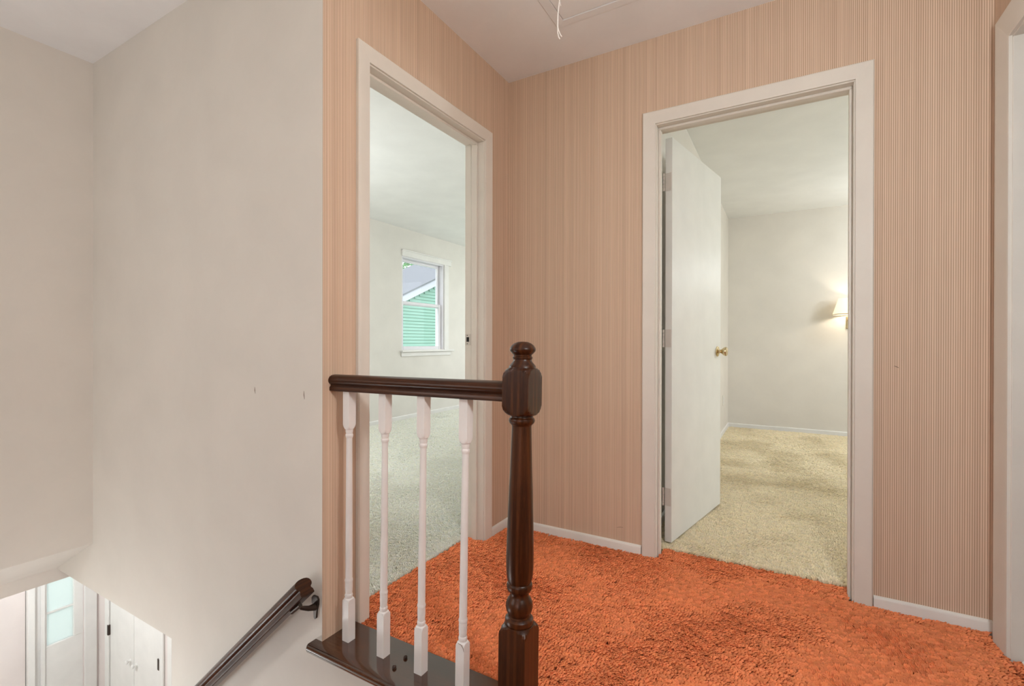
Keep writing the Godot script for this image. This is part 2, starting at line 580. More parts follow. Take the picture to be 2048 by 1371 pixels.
	# ceilings
	m = MB.new()
	m.box(V(XA - 0.05, HC, ZB - 0.05), V(XC + t, HC + 0.12, 1.8)).box(V(XL - 0.62, HC, ZS - 0.05), V(XA - 0.05, HC + 0.12, 1.1))
	struct("ceiling", "smooth white painted ceiling over the landing and the stairs", "ceiling", m, M.ceiling_paint)
	m = MB.new()
	m.box(V(X1 - 0.15, RC, -7.15), V(XA - 0.04, RC + 0.1, ZS - 0.06))
	struct("ceiling_bedroom", "smooth white ceiling of the bedroom with the sash window", "ceiling", m, M.room_ceiling)
	m = MB.new()
	m.box(V(-0.75, RC, Z2 - 0.15), V(3.4, RC + 0.1, ZB - 0.05))
	struct("ceiling_second_bedroom", "smooth white ceiling of the bedroom with the wall lamp", "ceiling", m, M.room_ceiling)
	# floors under the carpets
	m = MB.new()
	m.box(V(XA - 0.10, LC + 0.02, ZB - 0.115), V(-0.62, -0.014, ZS - 0.06)).box(V(-0.62, LC + 0.02, ZB - 0.115), V(XC, -0.014, 1.7)).box(V(XL, LC, -0.02), V(-0.62, -0.014, 1.0))
	struct("floor", "landing floor under the orange carpet", "floor", m, M.orange_backing)
	m = MB.new()
	m.box(V(X1 - 0.1, LC + 0.01, -7.1), V(XA - 0.10, -0.004, ZS - t))
	struct("floor_bedroom", "bedroom floor under the pale sage carpet", "floor", m, M.sage_backing)
	m = MB.new()
	m.box(V(-0.72, LC + 0.01, Z2 - 0.1), V(3.3, -0.004, ZB - 0.115))
	struct("floor_second_bedroom", "bedroom floor under the gold carpet", "floor", m, M.olive_backing)
	# left bedroom
	m = MB.new()
	var wz0 := -4.625
	var wz1 := -5.495
	var wy0 := 0.905
	var wy1 := 2.125
	m.box(V(X1 - 0.14, -0.1, wz0), V(X1, RC, -1.05)).box(V(X1 - 0.14, -0.1, wz1), V(X1, wy0, wz0)).box(V(X1 - 0.14, wy1, wz1), V(X1, RC, wz0)).box(V(X1 - 0.14, -0.1, -7.1), V(X1, RC, wz1))
	struct("wall_bedroom_far", "cream bedroom wall around the white sash window", "wall", m, M.room_paint)
	m = MB.new()   # wall with two windows added for daylight, beyond the view through the doorway
	m.box(V(X1, -0.1, -7.1), V(-4.0, RC, -6.96)).box(V(-4.0, -0.1, -7.1), V(-1.8, 0.6, -6.96)).box(V(-4.0, 2.2, -7.1), V(-1.8, RC, -6.96)).box(V(-1.8, -0.1, -7.1), V(XA - t, RC, -6.96)).box(V(-2.96, 0.6, -7.1), V(-2.84, 2.2, -6.96))
	struct("wall_bedroom_back", "cream bedroom wall with a pair of added tall window openings", "wall", m, M.room_paint)
	m = MB.new()
	m.box(V(X1, -0.1, ZS - t - 0.06), V(XA - t, RC, ZS - t))
	struct("wall_bedroom_side", "cream bedroom wall backing onto the stairwell", "wall", m, M.room_paint)
	# right bedroom
	m = MB.new()
	m.box(V(-0.72, -0.1, Z2 - 0.1), V(-0.60, RC, ZB - t))
	struct("wall_second_bedroom_left", "cream bedroom wall behind the open white door", "wall", m, M.room_two_paint)
	m = MB.new()
	m.box(V(-0.72, -0.1, Z2 - 0.1), V(3.3, RC, Z2))
	struct("wall_second_bedroom_back", "cream bedroom wall carrying the lit wall lamp", "wall", m, M.room_two_paint)
	m = MB.new()
	m.box(V(3.2, -0.1, Z2), V(3.3, 0.6, ZB - t)).box(V(3.2, 2.2, Z2), V(3.3, RC, ZB - t)).box(V(3.2, 0.6, Z2), V(3.3, 2.2, -5.4)).box(V(3.2, 0.6, -3.0), V(3.3, 2.2, ZB - t)).box(V(3.2, 0.6, -4.26), V(3.3, 2.2, -4.14))
	struct("wall_second_bedroom_right", "cream bedroom wall with a pair of added window openings", "wall", m, M.room_two_paint)
	# bathroom beyond the right doorway
	m = MB.new()
	m.box(V(XC + t, -0.1, -0.9), V(2.2, HC, -0.8)).box(V(2.1, -0.1, ZB - 0.05), V(2.2, HC, -0.9))
	struct("wall_bathroom", "pale painted bathroom walls beyond the right doorway", "wall", m, M.room_paint)
	struct("ceiling_bathroom", "white painted bathroom ceiling", "ceiling", MB.new().box(V(XC + t, HC, ZB), V(2.2, HC + 0.1, -0.8)), M.room_ceiling)
	struct("floor_bathroom", "pale tiled bathroom floor", "floor", MB.new().box(V(XC, -0.25, ZB), V(2.2, -0.014, -0.8)), M.tile)
	var th := struct("trim_2", "pale marble threshold at the foot of the right doorway", "threshold", MB.new().cbox(V(XC + 0.022, -0.012, -2.11), V(XC + 0.16, 0.012, -1.39), 0.006), M.tile)
	th.name = "trim_2"
	# baseboards
	var bp := PackedVector2Array([Vector2(0, 0), Vector2(0.013, 0), Vector2(0.013, 0.047), Vector2(0.010, 0.053), Vector2(0.004, 0.056), Vector2(0, 0.057)])
	var bb := [
		["baseboard_back", "cream painted baseboard under the wallpaper beside the white door", V(-1.318, -0.012, ZB), V(-0.595, -0.012, ZB), V(0, 0, 1), M.base_paint],
		["baseboard_back_right", "cream painted baseboard between the two door casings on the right", V(0.292, -0.012, ZB), V(XC, -0.012, ZB), V(0, 0, 1), M.base_paint],
		["baseboard_left", "short cream baseboard between first doorway and the hall corner", V(XA, -0.012, -2.090), V(XA, -0.012, ZB), V(1, 0, 0), M.base_paint],
		["baseboard_bedroom", "white baseboard under the sash window wall", V(X1, 0.0, -1.3), V(X1, 0.0, -6.9), V(1, 0, 0), M.white_trim],
		["baseboard_second_bedroom", "white baseboard along the wall with the lamp", V(-0.6, 0.0, Z2), V(3.2, 0.0, Z2), V(0, 0, 1), M.white_trim],
		["baseboard_second_bedroom_left", "white baseboard behind the open white door", V(-0.6, 0.0, ZB - t), V(-0.6, 0.0, Z2), V(1, 0, 0), M.white_trim],
	]
	for b in bb:
		var mb := MB.new()
		mb.moulding(bp, b[2], b[3], b[4], Vector3.UP, 0, 0)
		var o := put(b[0], mb, b[5], null, 30)
		tag(o, b[1], "baseboard", "", "structure")

# ---------------------------------------------------------------- doors
func build_doors() -> void:
	var zc := (-1.2595 - 2.0255) * 0.5
	var d1 := frame_node("door_1", "cream painted door frame opening onto the pale sage carpet", "door frame", V(XA, 0, zc), V(0, 0, -1), V(1, 0, 0))
	door_frame(d1, 0.766, 2.028, 0.115, 0.057, 0.036, M.trim_paint)
	# latch strike in the jamb
	var sp := put("strike_plate", MB.new().cbox(V(0.3815, 0.995, -0.113), V(0.3842, 1.052, -0.078), 0.0008), M.chrome_paint, d1)
	put("latch_hole", MB.new().cbox(V(0.3805, 1.012, -0.104), V(0.3818, 1.036, -0.088), 0.0004), M.hole, sp)
	for y in [1.002, 1.045]:
		put("screw", MB.new().turned([[0.0, 0.0028], [0.0012, 0.0016]], 10, Transform3D(Basis(V(0, 1, 0), V(-1, 0, 0), V(0, 0, 1)), V(0.3816, y, -0.100))), M.hole, sp)
	var d2 := frame_node("door_2", "cream painted door frame with a plain white door standing open", "door", V(-0.151, 0, ZB), V(1, 0, 0), V(0, 0, 1))
	door_frame(d2, 0.754, 2.028, 0.115, 0.058, 0.034, M.trim_paint)
	var sp2 := put("strike_plate", MB.new().cbox(V(0.3755, 0.94, -0.112), V(0.3782, 0.997, -0.078), 0.0008), M.chrome_paint, d2)
	put("latch_hole", MB.new().cbox(V(0.3745, 0.956, -0.104), V(0.3758, 0.982, -0.088), 0.0004), M.hole, sp2)
	var leaf := Node3D.new()
	leaf.name = "door_leaf"
	d2.add_child(leaf)
	leaf.position = V(-0.488 + 0.151, 0, -2.431 - ZB)
	leaf.rotation.y = deg_to_rad(79.4)
	leaf.set_meta("label", "plain white door swung open into the bedroom")
	put("panel", MB.new().cbox(V(0, 0.022, -0.035), V(0.757, 2.022, 0), 0.0015), M.door_paint, leaf)
	for y in [1.805, 1.031, 0.245]:
		var mb := MB.new()
		mb.box(V(-0.0016, y - 0.044, -0.034), V(0.0, y + 0.044, -0.004))
		for k in 5:
			mb.turned([[y - 0.044 + k * 0.0178, 0.0052], [y - 0.028 + k * 0.0178, 0.0052]], 12, Transform3D(Basis.IDENTITY, V(-0.006, 0, -0.041)))
		mb.box(V(-0.006, y - 0.044, -0.041), V(0.0, y + 0.044, -0.0385))
		for s in [[-0.034, -0.014], [0.0, -0.009], [0.033, -0.014]]:
			mb.turned([[0.0, 0.0034], [0.0006, 0.003]], 10, Transform3D(Basis(V(0, 1, 0), V(-1, 0, 0), V(0, 0, 1)), V(-0.0016, y + s[0], s[1])))
		put("hinge", mb, M.chrome_paint, leaf, 35)
	var kt := Transform3D(Basis(V(1, 0, 0), V(0, 0, 1), V(0, -1, 0)), V(0.694, 0.957, 0.0))
	var kn := put("door_knob", MB.new().turned(knob_rows(), 24, kt), M.brass, leaf, 35)
	kn.set_meta("label", "polished brass door knob")
	var kt2 := Transform3D(Basis(V(1, 0, 0), V(0, 0, -1), V(0, 1, 0)), V(0.694, 0.957, -0.035))
	put("door_knob", MB.new().turned(knob_rows(), 24, kt2), M.brass, leaf, 35)
	put("latch", MB.new().cbox(V(0.757, 0.927, -0.029), V(0.7578, 0.987, -0.006), 0.0003), M.brass, leaf)
	var d3 := frame_node("door_3", "cream painted door frame at right opening onto a marble threshold", "door frame", V(XC, 0, -1.749), V(0, 0, 1), V(-1, 0, 0))
	door_frame(d3, 0.734, 1.990, 0.115, 0.096, 0.0, M.trim_paint)

# ---------------------------------------------------------------- sash window
func build_window() -> void:
	var o := frame_node("window_1", "white double-hung sash window looking onto the green house", "window", V(X1, 0, -5.06), V(0, 0, -1), V(1, 0, 0))
	# local x runs along -z: opening x -0.435 .. 0.435
	var w := 0.435
	put("head_casing", MB.new().cbox(V(-w - 0.005, 2.120, 0), V(w + 0.15, 2.195, 0.022), 0.003), M.white_trim, o)
	put("head_cap", MB.new().cbox(V(-w - 0.012, 2.188, 0), V(w + 0.16, 2.205, 0.032), 0.003), M.white_trim, o)
	put("side_casing", MB.new().cbox(V(w, 0.90, 0), V(w + 0.10, 2.12, 0.018), 0.003), M.white_trim, o)
	put("sill", MB.new().cbox(V(-w - 0.03, 0.876, -0.10), V(w + 0.20, 0.900, 0.045), 0.004), M.white_trim, o)
	put("apron", MB.new().cbox(V(-w - 0.012, 0.820, 0), V(w + 0.15, 0.876, 0.016), 0.003), M.white_trim, o)
	for s in [[V(-w + 0.001, 0.901, -0.139), V(-w + 0.02, 2.104, -0.001)], [V(w - 0.02, 0.901, -0.139), V(w - 0.001, 2.104, -0.001)], [V(-w + 0.001, 2.105, -0.139), V(w - 0.001, 2.124, -0.001)]]:
		put("jamb", MB.new().cbox(s[0], s[1], 0.001), M.vinyl, o)
	var up := Node3D.new()
	up.name = "upper_sash"
	o.add_child(up)
	sash(up, -w + 0.021, w - 0.021, 1.495, 2.104, -0.105, 0.042, 0.042)
	unseen_window("window_3", "added white framed window for daylight at the far end of the hall", V(0, 0, 1.7), V(-1, 0, 0), V(0, 0, -1), 0.5, 0.5, 2.2)  # added behind the camera to let sky light into the hall
	unseen_window("window_4", "added white framed bedroom window for daylight nearer the sash window wall", V(-3.48, 0, -6.96), V(1, 0, 0), V(0, 0, 1), 0.52, 0.6, 2.2)  # unseen, added to bring daylight into the first bedroom
	unseen_window("window_5", "added white framed bedroom window for daylight nearer the hall wall", V(-2.32, 0, -6.96), V(1, 0, 0), V(0, 0, 1), 0.52, 0.6, 2.2)  # its added twin, also there for the daylight
	unseen_window("window_6", "added white framed daylight window of the second bedroom near the lamp wall", V(3.2, 0, -4.83), V(0, 0, 1), V(-1, 0, 0), 0.57, 0.6, 2.2)  # unseen, added as a daylight source for the second bedroom
	unseen_window("window_7", "added white framed daylight window of the second bedroom near the hall", V(3.2, 0, -3.57), V(0, 0, 1), V(-1, 0, 0), 0.57, 0.6, 2.2)  # second added opening feeding daylight to the same room
	var lo := Node3D.new()
	lo.name = "lower_sash"
	o.add_child(lo)
	sash(lo, -w + 0.021, w - 0.021, 0.901, 1.545, -0.068, 0.050, 0.046)

func unseen_window(called: String, label: String, at: Vector3, along: Vector3, n: Vector3, w: float, y0: float, y1: float) -> void:
	var o := frame_node(called, label, "window", at, along, n)
	for s in [[V(-w, y0, -0.09), V(-w + 0.04, y1, 0.012)], [V(w - 0.04, y0, -0.09), V(w, y1, 0.012)], [V(-w, y1 - 0.04, -0.09), V(w, y1, 0.012)], [V(-w, y0, -0.09), V(w, y0 + 0.04, 0.03)], [V(-w, (y0 + y1) * 0.5 - 0.02, -0.06), V(w, (y0 + y1) * 0.5 + 0.02, -0.03)]]:
		put("frame", MB.new().cbox(s[0], s[1], 0.003), M.white_trim, o)
	put("pane", MB.new().box(V(-w + 0.03, y0 + 0.03, -0.048), V(w - 0.03, y1 - 0.03, -0.044)), M.glass, o)

func sash(o: Node3D, x0: float, x1: float, y0: float, y1: float, z: float, bottom: float, side: float) -> void:
	var d := 0.032
	put("stile", MB.new().cbox(V(x0, y0, z), V(x0 + side, y1, z + d), 0.003), M.vinyl, o)
	put("stile", MB.new().cbox(V(x1 - side, y0, z), V(x1, y1, z + d), 0.003), M.vinyl, o)
	put("rail", MB.new().cbox(V(x0 + side + 0.0005, y0 + 0.001, z + 0.001), V(x1 - side - 0.0005, y0 + bottom, z + d - 0.001), 0.003), M.vinyl, o)
	put("rail", MB.new().cbox(V(x0 + side + 0.0005, y1 - 0.04, z + 0.001), V(x1 - side - 0.0005, y1 - 0.001, z + d - 0.001), 0.003), M.vinyl, o)
	put("pane", MB.new().box(V(x0 + side - 0.003, y0 + bottom - 0.003, z + 0.012), V(x1 - side + 0.003, y1 - 0.037, z + 0.016)), M.glass, o)

# ---------------------------------------------------------------- carpets
func build_carpets() -> void:
	var c := thing("landing_carpet", "orange shag carpet covering the landing", "carpet")
	var mb := MB.new()
	mb.box(V(XA + 0.002, -0.0138, ZB + 0.002), V(-0.62, -0.0118, -1.197)).box(V(-0.62, -0.0138, ZB + 0.002), V(XC - 0.002, -0.0118, 1.68)).box(V(XL + 0.01, -0.0138, 0.0), V(-0.62, -0.0118, 0.98))
	mb.box(V(XA - 0.098, -0.0138, -2.02), V(XA + 0.002, -0.0118, -1.265)).box(V(-0.52, -0.0138, ZB - 0.112), V(0.22, -0.0118, ZB + 0.002))
	mb.box(V(XC - 0.002, -0.0138, -2.115), V(XC + 0.023, -0.0118, -1.383))
	put("backing", mb, M.orange_backing, c)
	var tuft := tuft_mesh(5, 0.0160, 0.0030, 0.0058, 31)
	pile("tufts", c, [[XA + 0.006, -0.62, ZB + 0.006, -1.2], [-0.62, XC - 0.004, ZB + 0.006, -0.1], [XA - 0.096, XA + 0.006, -2.018, -1.267], [-0.52, 0.218, ZB - 0.112, ZB + 0.006], [XC - 0.004, XC + 0.022, -2.114, -1.384]], -0.012, 0.0108, tuft, M.orange_pile, 11, 0.5, 1.0, 0.16)
	var g := thing("gold_carpet", "pale gold shag carpet in the bedroom with the wall lamp", "carpet")
	put("backing", MB.new().box(V(-0.598, -0.004, Z2 + 0.002), V(3.19, -0.001, ZB - 0.113)), M.olive_backing, g)
	var tuft2 := tuft_mesh(4, 0.0155, 0.0028, 0.0052, 32)
	pile("tufts", g, [[-0.592, 0.95, -4.2, ZB - 0.114]], -0.002, 0.0100, tuft2, M.gold_pile, 12, 0.9, 0.8, 0.12)
	pile("tufts", g, [[-0.592, 1.4, Z2 + 0.015, -4.2]], -0.002, 0.0125, tuft_mesh(4, 0.0145, 0.0036, 0.0056, 35), M.gold_pile, 14, 0.9, 0.8, 0.10)
	var s := thing("sage_carpet", "pale sage low pile carpet in the bedroom with the sash window", "carpet")
	put("backing", MB.new().box(V(X1 + 0.002, -0.004, -6.95), V(XA - 0.10, -0.001, -1.24)), M.sage_backing, s)
	var tuft3 := tuft_mesh(4, 0.010, 0.0026, 0.0048, 33)
	pile("tufts", s, [[-2.6, XA - 0.099, -3.6, -1.26]], -0.002, 0.0100, tuft3, M.sage_pile, 13, 2.4, 0.6, 0.07)
	pile("tufts", s, [[X1 + 0.012, -2.6, -6.1, -2.2], [-2.6, -1.9, -4.4, -3.6]], -0.002, 0.0135, tuft_mesh(4, 0.010, 0.0042, 0.0070, 34), M.sage_pile, 15, 2.4, 0.6, 0.06)

# ---------------------------------------------------------------- balustrade
const LEAN := 0.024

func rail_profile() -> PackedVector2Array:
	# (across, up) counter-clockwise, base at 0
	var half := [[0.0215, 0.0], [0.0235, 0.002], [0.0235, 0.012], [0.0215, 0.0155], [0.0195, 0.019], [0.0205, 0.0225], [0.0265, 0.027], [0.0290, 0.033], [0.0285, 0.040], [0.0250, 0.0465], [0.0190, 0.0510], [0.0100, 0.0538], [0.0, 0.0545]]
	var p := PackedVector2Array()
	for q in half: p.append(Vector2(q[0], q[1]))
	for i in range(half.size() - 2, -1, -1): p.append(Vector2(-half[i][0], half[i][1]))
	return p

func build_balustrade() -> void:
	var zc := -1.108
	# floor plate with a rounded nosing, its end returning past the wall corner
	var mb := MB.new()
	var nose := PackedVector2Array([Vector2(1.056, -0.012), Vector2(1.025, -0.012), Vector2(1.021, -0.008), Vector2(1.018, 0.0), Vector2(1.018, 0.006), Vector2(1.021, 0.014), Vector2(1.026, 0.018), Vector2(1.056, 0.018)])
	var body := PackedVector2Array([Vector2(1.194, -0.012), Vector2(1.056, -0.012), Vector2(1.056, 0.018), Vector2(1.192, 0.018), Vector2(1.196, 0.014), Vector2(1.196, -0.008)])
	# outline x' = -z, y ; pushed along x
	var tr := Transform3D(Basis(V(0, 0, -1), V(0, 1, 0), V(1, 0, 0)), Vector3.ZERO)
	nose.reverse()
	mb.prism(nose, -1.362, -0.56, tr)
	body.reverse()
	mb.prism(body, XA, -0.56, tr)
	var pl := put("floor_plate", mb, M.polished_wood, null, 40, 0)
	tag(pl, "dark stained wooden plate along the landing edge under the balusters", "trim board")
	# handrail, wall to newel
	var hr := put("balustrade_rail", MB.new().prism(rail_profile(), 0.0, 0.680, Transform3D(Basis(V(1, 0, 0), V(0, 0, 1), V(0, -1, 0)), Vector3.ZERO)), M.wood, null, 35, 1)
	# local -y runs along the rail, z is up
	var dir := V(0.677, 0.004, -LEAN * 0.86).normalized()
	var up := (V(0, 1, 0) - dir * dir.y).normalized()
	var b := Basis(dir.cross(up), -dir, up)
	if b.determinant() < 0.0: b.x = -b.x
	hr.transform = Transform3D(b, V(XA - 0.001, 0.846, zc))
	tag(hr, "dark brown moulded handrail joining the papered wall to the newel post", "handrail")
	# newel post
	var h := 0.0395
	var rows := [[0.0, 0.06, h], [0.222, 0.06, h], [0.230, 0.0545, h], [0.238, 0.047, h], [0.243, 0.040, h], [0.245, 0.0365],
		[0.247, 0.0375], [0.252, 0.0382], [0.258, 0.0375], [0.262, 0.034], [0.264, 0.030], [0.268, 0.0290], [0.273, 0.0315], [0.281, 0.0352], [0.290, 0.0365], [0.300, 0.0352], [0.308, 0.0318], [0.314, 0.0278], [0.318, 0.0255], [0.324, 0.0250], [0.328, 0.0262], [0.330, 0.0300],
		[0.335, 0.0335], [0.341, 0.0350], [0.347, 0.0345], [0.351, 0.0330], [0.353, 0.0308], [0.356, 0.0318], [0.362, 0.0340], [0.375, 0.0358], [0.395, 0.0368], [0.43, 0.0368], [0.50, 0.0352], [0.58, 0.0328], [0.66, 0.0300], [0.73, 0.0277], [0.766, 0.0266], [0.770, 0.0272],
		[0.773, 0.0300], [0.778, 0.0345], [0.783, 0.0358], [0.788, 0.0345], [0.791, 0.0310], [0.793, 0.0300], [0.7965, 0.0300], [0.797, 0.0345], [0.799, 0.040, h], [0.804, 0.0465, h], [0.812, 0.0530, h], [0.822, 0.0575, h], [0.828, 0.06, h], [0.893, 0.06, h], [0.900, 0.0575, h], [0.910, 0.0530, h], [0.918, 0.0465, h], [0.923, 0.0400, h], [0.9235, 0.0365],
		[0.928, 0.0362], [0.933, 0.0330], [0.938, 0.0285], [0.943, 0.0252], [0.947, 0.0248], [0.949, 0.0268], [0.953, 0.0272], [0.956, 0.0245], [0.959, 0.0248], [0.964, 0.0300], [0.969, 0.0345], [0.973, 0.0355], [0.977, 0.0350], [0.984, 0.0305], [0.990, 0.0235], [0.994, 0.0140], [0.995, 0.0]]
	var nw := thing("newel_post", "dark stained turned newel post with square blocks and mushroom finial", "newel post", V(-0.617, 0.018, zc))
	nw.rotation.x = -LEAN / 0.98
	var cut := {"base_block": [-1.0, 0.2449], "shaft": [0.2449, 0.7967], "head_block": [0.7967, 0.9233], "finial": [0.9233, 2.0]}
	for part in cut:
		var some := rows.filter(func(r): return r[0] > cut[part][0] and r[0] <= cut[part][1])
		if part != "finial":   # closed by the first row of the part above
			for r in rows:
				if r[0] > cut[part][1]:
					some.append(r)
					break
		put(part, MB.new().turned(some, 64), M.wood, nw, 34)
	# balusters
	var q := 0.0145
	var brows := [[0.0, 0.025, q], [0.128, 0.025, q], [0.133, 0.0200, q], [0.138, 0.0160, q], [0.141, 0.0115], [0.145, 0.0122], [0.149, 0.0130], [0.153, 0.0122], [0.155, 0.0108], [0.160, 0.0112], [0.175, 0.0122], [0.192, 0.0118], [0.195, 0.0122], [0.199, 0.0132], [0.204, 0.0122], [0.206, 0.0112], [0.215, 0.0113], [0.30, 0.0113], [0.45, 0.0106], [0.60, 0.0099], [0.672, 0.0096], [0.674, 0.0108], [0.679, 0.0125], [0.684, 0.0125], [0.687, 0.0108], [0.690, 0.0112], [0.695, 0.0125], [0.699, 0.0122], [0.702, 0.0130], [0.704, 0.0150, q], [0.710, 0.0185, q], [0.718, 0.025, q], [0.829, 0.025, q]]
	var mesh := MB.new().turned(brows, 32).commit(34)
	var xs := [-1.264, -1.106, -0.952, -0.799]
	var labels := ["white turned baluster set close to the papered wall", "white turned baluster second from the papered wall", "white turned baluster second from the dark newel post", "white turned baluster with a chipped foot beside the dark newel post"]
	for i in 4:
		var o := put_mesh("baluster", mesh, M.baluster_paint)
		o.position = V(xs[i], 0.018, zc)
		o.rotation.x = -(LEAN * (xs[i] - XA) / 0.71) / 0.83
		o.set_meta("label", labels[i])
		o.set_meta("category", "baluster")
		o.set_meta("group", "white balusters on the dark floor plate")
		if i == 3:
			put("paint_chip", MB.new().tube([V(-0.007, 0.1385, 0.0146), V(0.004, 0.1375, 0.0148), V(0.011, 0.131, 0.0148), V(0.0138, 0.120, 0.0145)], [0.0004, 0.0009, 0.0009, 0.0004], 5), M.scuff, o)
	# two dark plugs standing proud of the plate
	var plug := MB.new().turned([[0.0, 0.0058], [0.003, 0.0064], [0.006, 0.0060], [0.0085, 0.0040], [0.0095, 0.0]], 18).commit(40)
	var pp := [V(-1.034, 0.018, -1.131), V(-1.032, 0.018, -1.080)]
	var pn := ["small dark round plug on the plate near the orange carpet", "small dark round plug on the plate nearer the stair edge"]
	for i in 2:
		var o := put_mesh("wood_plug", plug, M.wood_plug)
		o.position = pp[i]
		tag(o, pn[i], "plug", "round plugs on the floor plate")

# ---------------------------------------------------------------- stairs and wall rail
func build_stairs() -> void:
	var st := thing("staircase", "flight of orange carpeted steps descending from the landing", "stairs", V(-0.62, -0.014, 0))
	for i in 13:
		var mb := MB.new()
		var y := -0.193 * (i + 1)
		mb.cbox(V(-0.215 * (i + 1) - 0.0, y - 0.19, ZS + 0.002), V(-0.215 * i + 0.02, y, -0.022), 0.008)
		put("step", mb, M.orange_backing, st)
	var t := thing("stair_handrail", "dark brown handrail sloping down the beige wall on bronze brackets", "handrail", V(-1.325, 0.232, -0.985))
	var d := V(-0.741, -0.671, 0).normalized()
	var up := V(-d.y, d.x, 0) * -1.0
	var right := d.cross(up).normalized()
	# rail profile across = right, up = up, pushed along d
	var b := Basis(right, up, -d)
	var mb := MB.new().prism(rail_profile(), -3.0, 0.0, Transform3D(Basis.IDENTITY, V(0, -0.027, 0)))
	var r := put("rail", mb, M.wood, t, 35, 2)
	r.transform = Transform3D(b, Vector3.ZERO)
	for k in 2:
		var at := d * (0.075 + 1.35 * k)
		var br := put("bracket", bracket(at + up * -0.027), M.bronze, t, 35)
		br.set_meta("label", "dark bronze bracket")

func bracket(p: Vector3) -> MB:
	# p is the underside of the rail, relative to the rail's top end; the wall is at z = ZS + 0.985
	var wz := ZS + 0.985
	var mb := MB.new()
	mb.tube([p + V(0.022, 0.010, 0.004), p + V(-0.020, -0.024, 0.004)], [0.007, 0.007], 10)
	mb.tube([p + V(0, 0.004, 0), p + V(0.001, -0.014, -0.016), p + V(0.002, -0.028, -0.042), V(p.x + 0.003, p.y - 0.034, wz + 0.004)], [0.006, 0.0065, 0.0085, 0.012], 12)
	var c := V(p.x + 0.003, p.y - 0.028, 0)
	var poly := PackedVector2Array()
	for q in [[-0.010, 0.030], [-0.016, 0.022], [-0.015, 0.004], [-0.008, -0.018], [-0.005, -0.042], [0.0, -0.047], [0.005, -0.042], [0.008, -0.018], [0.015, 0.004], [0.016, 0.022], [0.010, 0.030]]:
		poly.append(Vector2(c.x + q[0], c.y + q[1]))
	mb.prism(poly, wz, wz + 0.007)
	return mb

